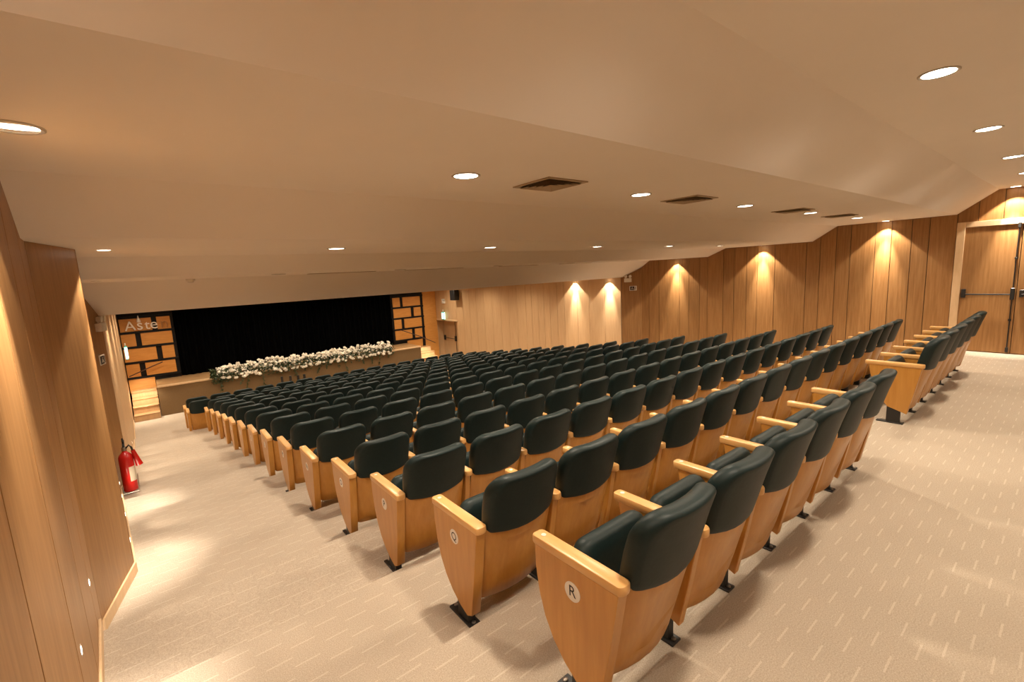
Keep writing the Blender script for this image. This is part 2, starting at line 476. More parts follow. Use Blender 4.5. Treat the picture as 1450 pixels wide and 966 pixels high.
for x, y in ((10.45, 8.66), (10.38, 9.95)):
    downlight(x, y, 'recessed light by the pale right wall, %s' % ('beside the wood return' if y < 9 else 'nearer the stage'), 'wall-washing lights along the right wall', 'wash', .8, wall=wall_x(RW, y) - x)
# downlights of the low front ceiling and behind the camera
for j, y in enumerate((9.6, 11.9, 14.2, 16.4)):
    for i, x in enumerate((-.1, 1.8, 3.7, 5.6, 7.5, 9.2)):
        downlight(x, y, 'recessed light of the low front ceiling, %s row, %s from left' % (ORD[j], ORD[i]), 'downlights of the low front ceiling')
for i, x in enumerate((.3, 2.2, 4.1, 6.0, 7.9, 9.8)):
    downlight(x, -1.4, 'recessed ceiling light over the back aisle behind the seats, %s from the left' % ORD[i], 'downlights over the back aisle', power=.6)

# ------------------------------------------------------------------ ceiling vents
def vent(x, y, s, label):
    z = ceil_at(y)
    t = thing('ceiling_vent', label, 'air vent', (x, y, z), 0, 'square ceiling air vents')
    mb = MB(); h = s / 2; w = .03
    for a in range(4):
        c, sn = [(1, 0), (0, 1), (-1, 0), (0, -1)][a]
        pts = [(-h, -h), (h, -h), (h - w, -h + w), (-h + w, -h + w)]
        mb.prism([(px * c - py * sn, px * sn + py * c, -.008) for px, py in pts], (0, 0, .007))
    put('frame', mb.mesh('frame', M['vent'], smooth=0), t)
    mb = MB(); mb.box(-h + w, h - w, -h + w, h - w, -.0015, -.0005)
    put('backing', mb.mesh('backing', M['dark'], smooth=0), t)
    for q in range(4):
        c, sn = [(1, 0), (0, 1), (-1, 0), (0, -1)][q]
        for j in range(4):
            r = h - w - .006 - j * (h - w) / 4.3
            a0 = (h - w) / 4.3 * .62
            pts = [(-r, -r, -.018), (r, -r, -.018), (r - a0, -r + a0, -.004), (-r + a0, -r + a0, -.004)]
            mb = MB(); P = [(px * c - py * sn, px * sn + py * c, pz) for px, py, pz in pts]
            mb.prism(P, (0, 0, .0015))
            put('slat', mb.mesh('slat', M['vent'], smooth=0), t)
for i, (x, y) in enumerate(((2.29, 2.38), (4.08, 2.38), (6.48, 2.37), (8.22, 2.37))):
    vent(x, y, .37, 'square four-way air vent in the second ceiling bay, %s from the left' % ORD[i])
for i, (x0, x1) in enumerate(((1.95, 3.0), (3.55, 4.7), (5.6, 6.6), (7.3, 8.3))):
    t = thing('slot_vent', 'thin dark slot vent in the fourth ceiling bay, %s from the left' % ORD[i], 'air vent', ((x0 + x1) / 2, 7.35, ceil_at(7.35)), 0, 'slot vents in the fourth ceiling bay')
    L = (x1 - x0) / 2
    mb = MB(); mb.box(-L, L, -.05, -.035, -.006, 0); mb.box(-L, L, .035, .05, -.006, 0); mb.box(-L, -L + .015, -.035, .035, -.006, 0); mb.box(L - .015, L, -.035, .035, -.006, 0)
    put('frame', mb.mesh('frame', M['vent'], smooth=0), t)
    mb = MB(); mb.box(-L + .015, L - .015, -.035, .035, -.002, -.0005); put('slot', mb.mesh('slot', M['dark'], smooth=0), t)

# smoke detector on the ceiling step
t = thing('smoke_detector', 'small round white smoke detector on the ceiling step above the stage', 'smoke detector', (.50, 7.62, ceil_at(7.62)))
mb = MB(); mb.lathe([(.055, .02), (.055, -.012), (.045, -.02)]); put('base', mb.mesh('base', M['white']), t)
mb = MB(); mb.lathe([(.036, -.0195), (.034, -.034), (.02, -.042)]); put('sensor', mb.mesh('sensor', M['white']), t)

# ------------------------------------------------------------------ theatre seats
def cushion(w, hgt, corner_top, corner_bot, thick, nc=7, rings=(1.0, .985, .94, .85, .65, .35), e0=.80):
    """flat rounded cushion in (x,z): returns vertices (x, t, z) with t the half-thickness offset, and faces"""
    pts = []
    def arc(cx, cz, r, a0, a1):
        for i in range(nc + 1):
            a = a0 + (a1 - a0) * i / nc
            pts.append((cx + r * math.cos(a), cz + r * math.sin(a)))
    def edge(p, q, k):
        for i in range(1, k): pts.append((p[0] + (q[0] - p[0]) * i / k, p[1] + (q[1] - p[1]) * i / k))
    W = w / 2; ct, cb = corner_top, corner_bot
    arc(W - ct, hgt - ct, ct, 0, PI / 2); edge((W - ct, hgt), (-W + ct, hgt), 6)
    arc(-W + ct, hgt - ct, ct, PI / 2, PI); edge((-W, hgt - ct), (-W, cb), 3)
    arc(-W + cb, cb, cb, PI, 1.5 * PI); edge((-W + cb, 0), (W - cb, 0), 6)
    arc(W - cb, cb, cb, 1.5 * PI, 2 * PI); edge((W, cb), (W, hgt - ct), 3)
    n = len(pts); cx, cz = 0, hgt / 2
    V = []; F = []
    def ring(sgn, s):
        tt = thick / 2 * (max(0.0, 1 - ((s - e0) / (1 - e0)) ** 2) ** .5 if s > e0 else 1.0)
        for x, z in pts: V.append((cx + s * (x - cx), sgn * tt, cz + s * (z - cz)))
    ring(1, rings[0])
    for s in rings[1:]: ring(1, s)
    for s in rings[1:]: ring(-1, s)
    R = len(rings)
    def strip(a, b, flip):
        for i in range(n):
            q = (a * n + i, a * n + (i + 1) % n, b * n + (i + 1) % n, b * n + i)
            F.append(q[::-1] if flip else q)
    for i in range(R - 1): strip(i, i + 1, False)
    strip(0, R, True)
    for i in range(R, 2 * R - 2): strip(i, i + 1, True)
    F.append(tuple((R - 1) * n + i for i in range(n))); F.append(tuple((2 * R - 2) * n + i for i in range(n))[::-1])
    return V, F

LEAN = math.tan(math.radians(15.0))
BACK_Y0 = -0.266            # rear of the back shell at armrest height (z = .55)
def back_map(x, t, z, bulge=.055, hw=.245):
    y = BACK_Y0 - (z - .55) * LEAN - bulge * (1 - (x / hw) ** 2) + bulge + t
    return (x, y, z)

# upholstered back
V, F = cushion(.475, .318, .10, .03, .088, rings=(1.0, .99, .965, .92, .88, .78, .66, .54, .42, .3, .18, .08), e0=.88)
V2 = []
for x, tt, z in V:
    zz = z + .582 - .030 * (1 - (x / .25) ** 2) * (1 - z / .318)
    top = max(0, (z - .19) / .128)
    q = min(1, max(0, (zz - .57) / .16)); x *= .965 + .035 * q * q * (3 - 2 * q)
    V2.append(back_map(x, tt + .012 - .006 * top, zz))
mb = MB(); mb.add(V2, F); back_me = mb.mesh('backrest', M['green'], smooth=60)
# plywood back shell
V, F = cushion(.462, .47, .02, .035, .016, nc=4, rings=(1.0, .97, .6))
V2 = []
for x, tt, z in V:
    V2.append(back_map(x, tt - .010, z + .135, bulge=.055))
mb = MB(); mb.add(V2, F); shell_me = mb.mesh('back_shell', M['beech'], smooth=50)
# tip-up seat, folded
V, F = cushion(.445, .40, .07, .04, .10)
V2 = []
tl = math.radians(13)
for x, tt, z in V:
    y0, z0 = -.055, .25
    V2.append((x, y0 + z * math.sin(tl) * 1.0 + tt * math.cos(tl), z0 + z * math.cos(tl) - tt * math.sin(tl)))
mb = MB(); mb.add(V2, F); cush_me = mb.mesh('seat_cushion', M['green'], smooth=60)
V, F = cushion(.42, .345, .06, .04, .016, nc=4, rings=(1.0, .97, .6))
V2 = []
for x, tt, z in V:
    y0, z0 = .012, .25
    V2.append((x, y0 + z * math.sin(tl) + tt, z0 + z * math.cos(tl)))
mb = MB(); mb.add(V2, F); pan_me = mb.mesh('seat_pan', M['beech'], smooth=50)

# supports: shield-shaped outer panel, straighter inner panel
OUT = [(.195, .602), (.193, .50), (.178, .39), (.148, .29), (.10, .205), (.04, .14), (-.03, .09), (-.105, .06), (-.152, .085), (-.205, .35), (-.250, .602)]
INN = [(.175, .602), (.160, .50), (.12, .38), (.065, .26), (.0, .17), (-.06, .15), (-.157, .115), (-.205, .35), (-.250, .602)]
def panel(outline, th):
    mb = MB(); mb.prism([(-th / 2, y, z) for y, z in outline], (th, 0, 0)); return mb
out_me = panel(OUT, .058).mesh('side_panel', M['beech'], .003, 1)
inn_me = panel(INN, .042).mesh('side_panel', M['beech'], .003, 1)
gap_me = panel(INN, .056).mesh('side_panel', M['beech'], .003, 1)
def arm_mesh(th, y0, y1, r):
    pts = []
    for i in range(9):
        a = PI + PI * i / 8
        pts.append((th / 2 * math.cos(a), y0 + r + r * math.sin(a)))
    f = .012
    pts += [(th / 2, y1 - f), (th / 2 - f, y1), (-th / 2 + f, y1), (-th / 2, y1 - f)]
    mb = MB(); mb.prism([(x, y, .600) for x, y in pts], (0, 0, .040)); return mb.mesh('armrest', M['arm'], .008, 2)
out_arm = arm_mesh(.066, -.268, .212, .020)
inn_arm = arm_mesh(.060, -.282, .205, .030)
mb = MB(); mb.lathe([(.011, .6395), (.011, .6415)], n=14); tagdisc_me = mb.mesh('seat_number_disc', M['badge'])
mb = MB(); mb.box(-.022, .022, -.105, .005, .010, .20); foot_me = mb.mesh('foot_post', M['black'], .003, 1)
mb = MB(); mb.box(-.034, .034, -.135, .085, 0, .012); plate_me = mb.mesh('foot_plate', M['black'], .002, 1)
mb = MB(); mb.lathe([(.012, .012), (.012, .018), (.007, .021)], c=(0, -.118, 0), n=8); mb.lathe([(.012, .012), (.012, .018), (.007, .021)], c=(0, .065, 0), n=8)
bolt_me = mb.mesh('plate_bolts', M['bolt'])
mb = MB(); mb.box(-.02, .02, -.12, -.075, .24, .30); mb.box(-.235, .235, -.135, -.115, .255, .285); hinge_me = mb.mesh('hinge_bar', M['black'], .003, 1)

badge_cache = {}
def badge_me(ch):
    mb = MB()
    n = 26; r = .041
    vs_ = [(-.0018, r * math.cos(2 * PI * k / n), r * math.sin(2 * PI * k / n)) for k in range(n)] + [(0.001, r * math.cos(2 * PI * k / n), r * math.sin(2 * PI * k / n)) for k in range(n)]
    mb.add(vs_, [tuple(range(n)), tuple(range(2 * n - 1, n - 1, -1))] + [(k, (k + 1) % n, n + (k + 1) % n, n + k) for k in range(n)], 0)
    tv, tf = text_mesh(ch, .066, .0006, 'glyph')
    # text x -> -y (seen from the left aisle, facing +x), text y -> z
    mb.add([(-.0024 - p.z * .5, -p.x, p.y) for p in tv], tf, 1)
    me = bpy.data.meshes.new('row_badge'); me.from_pydata(mb.v, [], mb.f)
    me.polygons.foreach_set('material_index', mb.mi)
    me.materials.append(M['badge']); me.materials.append(M['ink'])
    return me

def support(root, x, kind, letter=None, bolts=False):
    """one armrest support belonging to a seat: panel, armrest, foot"""
    p = put('side_panel', {'outer': out_me, 'inner': inn_me, 'gap': gap_me}[kind], root, (x, 0, 0))
    a = put('armrest', out_arm if kind != 'inner' else inn_arm, root, (x, 0, 0))
    put('seat_number_disc', tagdisc_me, a, (0, .165, 0))
    put('foot_post', foot_me, root, (x, 0, 0))
    f = put('foot_plate', plate_me, root, (x, 0, 0)); put('plate_bolts', bolt_me, f)
    if letter:
        b = put('row_badge', badge_me(letter), p, (-.0295, -.025, .495)); tag(b, 'round white badge with a black letter %s' % letter)
    if bolts:
        mb = MB()
        for y, z in ((-.175, .47), (-.15, .35), (-.12, .22)):
            n = 10; vs_ = [(-.0245, y + .009 * math.cos(2 * PI * k / n), z + .009 * math.sin(2 * PI * k / n)) for k in range(n)] + [(-.018, y + .009 * math.cos(2 * PI * k / n), z + .009 * math.sin(2 * PI * k / n)) for k in range(n)]
            mb.add(vs_, [tuple(range(n)), tuple(range(2 * n - 1, n - 1, -1))] + [(k, (k + 1) % n, n + (k + 1) % n, n + k) for k in range(n)])
        put('panel_screws', mb.mesh('panel_screws', M['black']), p)
        mb = MB(); mb.box(-.018, .018, .03, .075, .26, .33); put('hinge_box', mb.mesh('hinge_box', M['black'], .003, 1), p)

ROWN = ['back', 'second', 'third', 'fourth', 'fifth', 'sixth', 'seventh', 'eighth', 'ninth', 'tenth', 'eleventh', 'twelfth', 'thirteenth', 'fourteenth', 'second frontmost', 'front']
def seat(k, i, n, xc, block=''):
    z = FLOOR[k]
    if k == 0: rown = 'back row'
    elif k < 14: rown = '%s row from the back' % ROWN[k]
    else: rown = ['second row from the stage', 'front row by the stage'][k - 14]
    if block == 'right':
        lab = 'dark green tip-up seat, %s of the right-hand six in the back row' % ('nearest the gap' if i == 0 else ORD[i])
    elif block == 'left':
        lab = 'dark green tip-up seat in the back row, %s' % ('at the left aisle with letter R' if i == 0 else ORD[i] + ' from the left aisle' if i < 5 else 'sixth from the aisle, before the gap')
    elif i == 0: lab = 'dark green tip-up seat at the left aisle end, %s' % rown
    elif i == n - 1: lab = 'dark green tip-up seat at the far right end, %s' % rown
    else: lab = 'dark green tip-up seat, %s from the left aisle, %s' % (ORD[i], rown)
    t = thing('theatre_seat', lab, 'seat', (xc, footY(k), z), 0, 'green theatre seats in rows')
    put('backrest', back_me, t); put('back_shell', shell_me, t); put('seat_cushion', cush_me, t); put('seat_pan', pan_me, t)
    put('hinge_bar', hinge_me, t)
    if i == 0:
        support(t, -SEAT / 2, 'outer' if block != 'right' else 'gap', chr(ord('R') - k) if block != 'right' else None, block == 'right')
    else: support(t, -SEAT / 2, 'inner')
    if i == n - 1: support(t, SEAT / 2, 'outer')
    return t

for k in range(NROW):
    x0 = LEFTX[k] + .029 + SEAT / 2
    if k == 0:
        for i in range(6): seat(0, i, 6, x0 + i * SEAT, 'left')
        xb = 5.87 + .029 + SEAT / 2
        for i in range(6): seat(0, i, 6, xb + i * SEAT, 'right')
    else:
        n = 15 if k < 14 else 16
        for i in range(n): seat(k, i, n, x0 + i * SEAT)

# ------------------------------------------------------------------ stage
SY, ST = 16.72, -1.005
SX0, SX1 = -.10, 8.46
t = thing('stage_platform', 'low stage with carpeted front and pale wooden edge under black curtain', 'stage', (0, 0, FLAT))
mb = MB(); mb.box(SX0, SX1, SY + .02, 18.7, 0, ST - FLAT - .05); put('stage_front', mb.mesh('stage_front', M['stage_face'], smooth=0), t)
mb = MB(); mb.box(SX0 - .01, SX1 + .01, SY, SY + .10, ST - FLAT - .05, ST - FLAT); put('edge_board', mb.mesh('edge_board', M['oak_trim'], .004, 1), t)
y = SY + .10
i = 0
while y < 18.65:
    xs = [SX0 - .01] + sorted(random.uniform(SX0 + .6, SX1 - .6) for _ in range(3)) + [SX1 + .01]
    for a, b in zip(xs, xs[1:]):
        mb = MB(); mb.box(a + .002, b - .002, y + .002, min(y + .18, 18.7) - .002, ST - FLAT - .05, ST - FLAT)
        put('deck_plank', mb.mesh('deck_plank', M['deck'], smooth=0), t)
    y += .18

# black curtain
mb = MB(); N_ = 260; x0, x1 = .575, 7.885
for zz in (0, 1):
    pass
cols = []
for i in range(N_ + 1):
    u = i / N_; x = x0 + (x1 - x0) * u
    yy = 18.05 + .045 * math.sin(u * 2 * PI * 38 + 1.3 * math.sin(u * 23)) + .02 * math.sin(u * 91)
    cols.append((x, yy))
vs_ = []; fs = []
for j, z in enumerate((ST + .012, .2, 1.455)):
    for x, yy in cols: vs_.append((x, yy, z))
for j in range(2):
    for i in range(N_): fs.append((j * (N_ + 1) + i, j * (N_ + 1) + i + 1, (j + 1) * (N_ + 1) + i + 1, (j + 1) * (N_ + 1) + i))
off = len(vs_)
vs_ += [(x, y + .012, z) for x, y, z in vs_]
fs += [tuple(q + off for q in f[::-1]) for f in fs]
mb.add(vs_, fs); tag(put('stage_curtain', mb.mesh('stage_curtain', M['curtain'], smooth=60)), 'black pleated curtain closed across the back of the stage', 'curtain')

# slatted timber screens each side of the curtain
def screen(label, x0, x1, z0, rects, low):
    t = thing('timber_screen', label, 'screen', ((x0 + x1) / 2, 18.0, z0))
    ox, oz = (x0 + x1) / 2, z0
    mb = MB(); mb.box(x0 - ox, x1 - ox, .03, .10, ST + .004 - oz, 1.45 - oz); mb.box(low[0] - ox, low[1] - ox, .03, .10, 0, ST + .004 - oz); put('backing_board', mb.mesh('backing_board', M['screen_black'], smooth=0), t)
    for a, b, c, d in rects:
        mb = MB(); mb.box(a - ox, b - ox, -.012, .03, c - oz, d - oz); put('wood_panel', mb.mesh('wood_panel', M['orange_wood'], .004, 1), t)
    xs = sorted(rects)
    # black battens standing proud between the panels
    for z in (1.0, .535, .085, -.385, -.86):
        mb = MB(); mb.box(x0 - ox, x1 - ox, -.03, .03, z - .03 - oz, z + .03 - oz); put('cross_batten', mb.mesh('cross_batten', M['screen_black'], .003, 1), t)
    return t
LP = [(-.75, .02, .575, .965), (.15, .49, .575, .965), (-.76, -.42, .12, .50), (-.29, .485, .12, .50), (-.76, .03, -.35, .05), (.17, .48, -.35, .05),
      (-.76, -.44, -.82, -.42), (-.30, .46, -.82, -.42), (-.76, -.12, -1.31, -.895)]
RP = [(7.98, 8.30, .575, .965), (8.43, 9.24, .575, .965), (7.98, 8.77, .12, .50), (8.91, 9.24, .12, .50), (7.98, 8.30, -.35, .05), (8.43, 9.245, -.35, .05),
      (7.98, 8.75, -.82, -.42), (8.89, 9.235, -.82, -.42), (8.50, 9.22, -1.22, -.895)]
screen('orange timber panels in a black frame, left of the stage curtain', -.775, .56, -1.34, LP, (-.775, SX0 - .012))
screen('orange timber panels in a black frame, right of the stage curtain', 7.90, 9.37, -1.54, RP, (SX1 + .012, 9.37))
for nm, pts, side in (('left', [(-.72, 17.88, -.77), (-.1, 17.88, -.53), (.13, 17.88, -.45)], 'left'), ('right', [(8.04, 17.5, -.36), (8.7, 17.3, -.66), (9.35, 17.1, -1.02)], 'right')):
    mb = MB(); mb.tube(pts, .016, 8)
    tag(put('stair_handrail', mb.mesh('stair_handrail', M['rail'])), 'thin dark sloping handrail in front of the %s timber screen' % side, 'handrail')

# stage stairs at both ends
def stair(x0, x1, label):
    t = thing('stage_stair', label, 'stairs', ((x0 + x1) / 2, SY - .20, FLAT))
    hw = (x1 - x0) / 2; nst = 5; rise = (ST - FLAT) / nst
    for i in range(nst - 1):
        y = .02 + i * .30
        mb = MB(); mb.box(-hw, hw, y + .02, y + .30 if i < nst - 2 else y + .42, i * rise, (i + 1) * rise - .03); put('riser', mb.mesh('riser', M['pale_oak'], smooth=0), t)
        mb = MB(); mb.box(-hw, hw, y, y + .32, (i + 1) * rise - .03, (i + 1) * rise); put('tread', mb.mesh('tread', M['deck'], .004, 1), t)
    return t
stair(-.72, -.12, 'small lit wooden stair climbing to the left end of the stage')
stair(8.49, 9.3, 'small lit wooden stair at the right end of the stage')
spot('stair_beam', (-.42, SY - .05, -.95), E_STAIR, 150, .6, (0, .3, -1), r=.03)
spot('stair_beam', (8.9, SY + .1, -1.0), E_STAIR, 150, .6, (0, .3, -1), r=.03)
spot('stair_beam', (-.42, SY + .55, -.78), E_STAIR * .5, 150, .6, (0, .3, -1), r=.03)

# letters leaning on the top batten of the left screen
t = thing('letter_sign', 'shiny standing letters on the top batten of the left timber screen', 'sign', (-.08, 17.93, .585))
xl = [-.50, -.27, -.09, .07, .33]
for ch, x, mt, sz in zip('Asten', xl, ('tinsel', 'tinsel', 'tinsel', 'badge', 'brown_letter'), (.40, .44, .40, .44, .44)):
    tv, tf = text_mesh(ch, sz, .02, 'letter')
    zmin = min(p.y for p in tv)
    mb = MB(); mb.add([(p.x, -p.z, p.y - zmin + .03) for p in tv], tf)
    put('letter', mb.mesh('letter', M[mt], smooth=0), t, (x + .08, 0, 0))
mb = MB(); mb.lathe([(.05, .26), (.045, .33), (.02, .40), (.008, .46)], c=(-.20, .0, 0), n=10); put('finial', mb.mesh('finial', M['tinsel']), t)

# ------------------------------------------------------------------ flower garland on the stage edge
t = thing('flower_garland', 'long garland of cream white flowers and trailing greenery on the stage edge', 'flowers', (4.3, SY, ST))
def rose():
    mb = MB(); rnd = random.Random(3)
    bm = bmesh.new(); bmesh.ops.create_icosphere(bm, subdivisions=1, radius=.55)
    mb.add([v.co.copy() for v in bm.verts], [tuple(v.index for v in f.verts) for f in bm.faces]); bm.free()
    for ringn, (rr, zz, cnt, sz) in enumerate(((.62, .25, 5, .62), (.85, -.05, 6, .75))):
        for k in range(cnt):
            a = 2 * PI * k / cnt + ringn * .5
            c, s = math.cos(a), math.sin(a); tx, ty = -s, c
            P = [(c * rr * .45 - tx * sz * .35, s * rr * .45 - ty * sz * .35, zz - .45), (c * rr * .45 + tx * sz * .35, s * rr * .45 + ty * sz * .35, zz - .45),
                 (c * rr + tx * sz * .55, s * rr + ty * sz * .55, zz + .05), (c * (rr + .12), s * (rr + .12), zz + .38), (c * rr - tx * sz * .55, s * rr - ty * sz * .55, zz + .05)]
            mb.prism(P, (c * .06, s * .06, -.04))
    return mb.mesh('flower', M['petal'], smooth=45)
rose_me = rose()
GX0, GX1 = -3.02, 3.0
for i in range(296):
    u = (i + random.random()) / 296
    x = GX0 + .15 + (GX1 - GX0 - .25) * u
    hh = .10 + .16 * random.random() ** .8 * min(1, 8 * u + .3)
    y = random.uniform(-.06, .22); z = hh * (1.25 if y > .05 else .8) + .03
    if random.random() < .16: y = -.10 - .05 * random.random(); z = -random.uniform(-.02, .09)
    s = random.uniform(.046, .074)
    put('flower', rose_me, t, (x, y, z), (random.uniform(.2, 1.1), random.uniform(-.5, .5), random.uniform(0, 6.28)), s)
def leaf(mb, p, d, L, W):
    d = Vector(d).normalized(); s = d.orthogonal().normalized(); up = d.cross(s)
    s = (s * math.cos(L * 977) + up * math.sin(L * 977)); up = d.cross(s); p = Vector(p)
    mb.add([p, p + d * L * .45 + s * W + up * W * .3, p + d * L, p + d * L * .45 - s * W + up * W * .3], [(0, 1, 2), (0, 2, 3)])
mb = MB()
for i in range(2600):
    u = random.random(); x = GX0 + (GX1 - GX0) * u
    if random.random() < .12: x = GX0 + random.random() ** 2 * .5
    y = random.uniform(-.12, .24); z = random.uniform(.0, .20)
    if y < -.03: z = random.uniform(-.16, .16)
    leaf(mb, (x, y, z), (random.uniform(-1, 1), random.uniform(-1, .4), random.uniform(-.7, 1)), random.uniform(.07, .14), random.uniform(.014, .03))
mb2 = MB(); bm = bmesh.new(); bmesh.ops.create_icosphere(bm, subdivisions=1, radius=1)
iv = [v.co.copy() for v in bm.verts]; fi = [tuple(v.index for v in f.verts) for f in bm.faces]; bm.free()
for i in range(620):
    x = GX0 + .12 + (GX1 - GX0 - .2) * random.random(); y = random.uniform(-.09, .24)
    z = random.uniform(.05, .30) if y > 0 else random.uniform(-.04, .18)
    r = random.uniform(.016, .036)
    mb2.add([Vector((x, y, z)) + v * r * random.uniform(.8, 1.15) for v in iv], fi)
tag(put('small_blossoms', mb2.mesh('small_blossoms', M['petal'], smooth=0), t), kind='stuff')
tag(put('foliage', mb.mesh('foliage', M['leaf'], smooth=0), t), kind='stuff')
for i in range(15):
    x = GX0 + .25 + (GX1 - GX0 - .5) * (i + random.uniform(-.3, .3)) / 14.0
    L = random.uniform(.25, .62); mb = MB(); pts = []
    for j in range(7):
        q = j / 6; pts.append((x + .05 * math.sin(3 * q + i), -.07 - .02 * math.sin(5 * q), .05 - L * q))
    mb.tube(pts, .005, 5)
    for j in range(30):
        q = random.random(); p = (x + .05 * math.sin(3 * q + i), -.075 - .02 * math.sin(5 * q), .05 - L * q)
        leaf(mb, p, (random.uniform(-1, 1), random.uniform(-1, -.1), random.uniform(-1, .2)), random.uniform(.05, .09), random.uniform(.012, .022))
    put('trailing_vine', mb.mesh('trailing_vine', M['leaf'], smooth=0), t)

# four small dark posts in front of the stage
for i, (x, h) in enumerate(((3.16, .64), (3.42, .62), (3.66, .60), (3.86, .60))):
    t = thing('stage_light_post', 'small dark post standing against the stage front, %s from the left' % ORD[i], 'post', (x, SY - .28, FLAT), 0, 'dark posts in front of the stage')
    mb = MB(); mb.lathe([(.09, 0), (.09, .012), (.02, .02)], n=14); put('base', mb.mesh('base', M['black']), t)
    mb = MB(); mb.lathe([(.014, .015), (.014, h - .17)], n=10); put('pole', mb.mesh('pole', M['black']), t)
    mb = MB(); mb.box(-.035, .035, -.03, .03, h - .18, h); put('head', mb.mesh('head', M['black'], .006, 1), t)

# ------------------------------------------------------------------ doors
def tube_obj(name, pts, r, mat, parent, n=8):
    mb = MB(); mb.tube(pts, r, n); return put(name, mb.mesh(name, mat), parent)
d1 = bpy.data.objects.new('door_1', None); COL.objects.link(d1); d1.location = (11.0, .68, 0); d1['kind'] = 'structure'
DW = .66; DH = 2.11
for sgn in (1, -1):
    a, b = (.004, DW) if sgn > 0 else (-DW, -.004)
    mb = MB(); mb.box(-.012, .018, a, b, .012, DH); leafo = put('door_leaf', mb.mesh('door_leaf', M['oak'], .002, 1), d1)
    if sgn > 0:
        mb = MB(); mb.box(-.07, -.012, DW - .075, DW - .02, .93, 1.075); put('bar_bracket', mb.mesh('bar_bracket', M['black'], .006, 1), leafo)
        mb = MB(); mb.box(-.075, -.012, .015, .065, .90, 1.09); put('lock_case', mb.mesh('lock_case', M['black'], .006, 1), leafo)
        tube_obj('panic_bar', [(-.055, .04, .985), (-.055, DW - .05, .985)], .012, M['black'], leafo)
        tube_obj('vertical_rod', [(-.03, .04, .05), (-.03, .04, 2.08)], .008, M['black'], leafo)
        for z in (.03, .55, 1.55, 2.05):
            mb = MB(); s_ = .05 if z in (.03, 2.05) else .022; mb.box(-.042, -.012, .022, .058, z, z + s_ * 1.6); put('rod_guide', mb.mesh('rod_guide', M['black'], .003, 1), leafo)
    else:
        mb = MB(); mb.box(-.05, -.012, -.085, -.035, .94, 1.06); put('lock_case', mb.mesh('lock_case', M['black'], .006, 1), leafo)
        tube_obj('panic_bar', [(-.055, -.06, .985), (-.055, -DW + .05, .985)], .012, M['black'], leafo)
mb = MB(); mb.box(-.035, .02, DW, DW + .105, 0, DH + .09); mb.box(-.035, .02, -DW - .085, -DW, 0, DH + .09); mb.box(-.035, .02, -DW, DW, DH, DH + .09)
put('door_frame', mb.mesh('door_frame', M['oak_trim'], .004, 1), d1)

xr0, xr1 = wall_x(RW, DY0), wall_x(RW, DY1)
d2 = bpy.data.objects.new('door_2', None); COL.objects.link(d2); d2.location = (0, 0, 0); d2['kind'] = 'structure'
rec = .40
mb = MB()
slab(mb, (xr1 + .0, DY1 + .0), (xr1 + rec, DY1), FLAT, DZ, .03, 1)
slab(mb, (xr0 + .0, DY0), (xr0 + rec, DY0), FLAT, DZ, .03, -1)
mb.prism([(xr0, DY0, DZ), (xr1, DY1, DZ), (xr1 + rec, DY1, DZ), (xr0 + rec, DY0, DZ)], (0, 0, .03))
put('door_reveal', mb.mesh('door_reveal', M['pale_oak'], smooth=0), d2)
mb = MB(); mb.prism([(xr0 + rec, DY0, FLAT), (xr1 + rec, DY1, FLAT), (xr1 + rec + .04, DY1, FLAT), (xr0 + rec + .04, DY0, FLAT)], (0, 0, DZ - FLAT))
leafo = put('door_leaf', mb.mesh('door_leaf', M['pale_oak'], smooth=0), d2)
def dp(u, off, z):
    y = DY0 + (DY1 - DY0) * u; return (wall_x(RW, y) + rec - off, y, z)
tube_obj('panic_bar', [dp(.42, .05, -1.02), dp(.92, .05, -1.00)], .014, M['black'], leafo)
tube_obj('vertical_rod', [dp(.42, .03, FLAT + .03), dp(.42, .03, DZ - .04)], .010, M['black'], leafo)
for u, s_ in ((.42, .09), (.92, .07)):
    c = dp(u, .04, -1.01); mb = MB(); mb.box(c[0] - .04, c[0] + .035, c[1] - s_ / 2, c[1] + s_ / 2, c[2] - .10, c[2] + .12); put('lock_case', mb.mesh('lock_case', M['black'], .006, 1), leafo)
mb = MB()
mb.prism([(xr0 - .03, DY0 - .06, DZ), (xr1 - .03, DY1 + .06, DZ), (xr1 + .02, DY1 + .06, DZ), (xr0 + .02, DY0 - .06, DZ)], (0, 0, .07))
put('door_frame', mb.mesh('door_frame', M['oak_trim'], .004, 1), d2)

# ------------------------------------------------------------------ signs and fittings on the walls
def on_right(y, off=0.0):
    return wall_x(RW, y) - off
def exit_sign(name, x, y, z, label, w=.30, h=.20, proj=.06, rz=0.0):
    t = thing('exit_sign', label, 'exit sign', (x, y, z), rz, 'lit green exit signs')
    w *= .85; h *= .85
    mb = MB(); mb.box(-.03, .03, -w / 2, w / 2, -h / 2, h / 2); put('housing', mb.mesh('housing', M['exit_green'], .006, 1), t)
    mb = MB(); mb.box(-.034, .034, -w / 2 + .034, w / 2 - .034, -h / 2 + .034, h / 2 - .034); mb.box(-w * .0 - .025, .025, -w / 2 - .004, -w / 2, -h / 2 + .02, h / 2 - .02)
    put('lit_panel', mb.mesh('lit_panel', M['exit'], smooth=0), t)
    mb = MB(); mb.box(-.012, .012, -.012, .012, h / 2, h / 2 + .09); put('bracket', mb.mesh('bracket', M['white'], .002, 1), t)
exit_sign('exit_sign', on_right(17.4, .10), 17.35, .06, 'lit green exit sign over the door right of the stage', .26, .40)
exit_sign('exit_sign', wall_x(LW, 17.3) + .10, 17.3, .02, 'lit green exit sign on the left wall beside the timber screen', .26, .46)

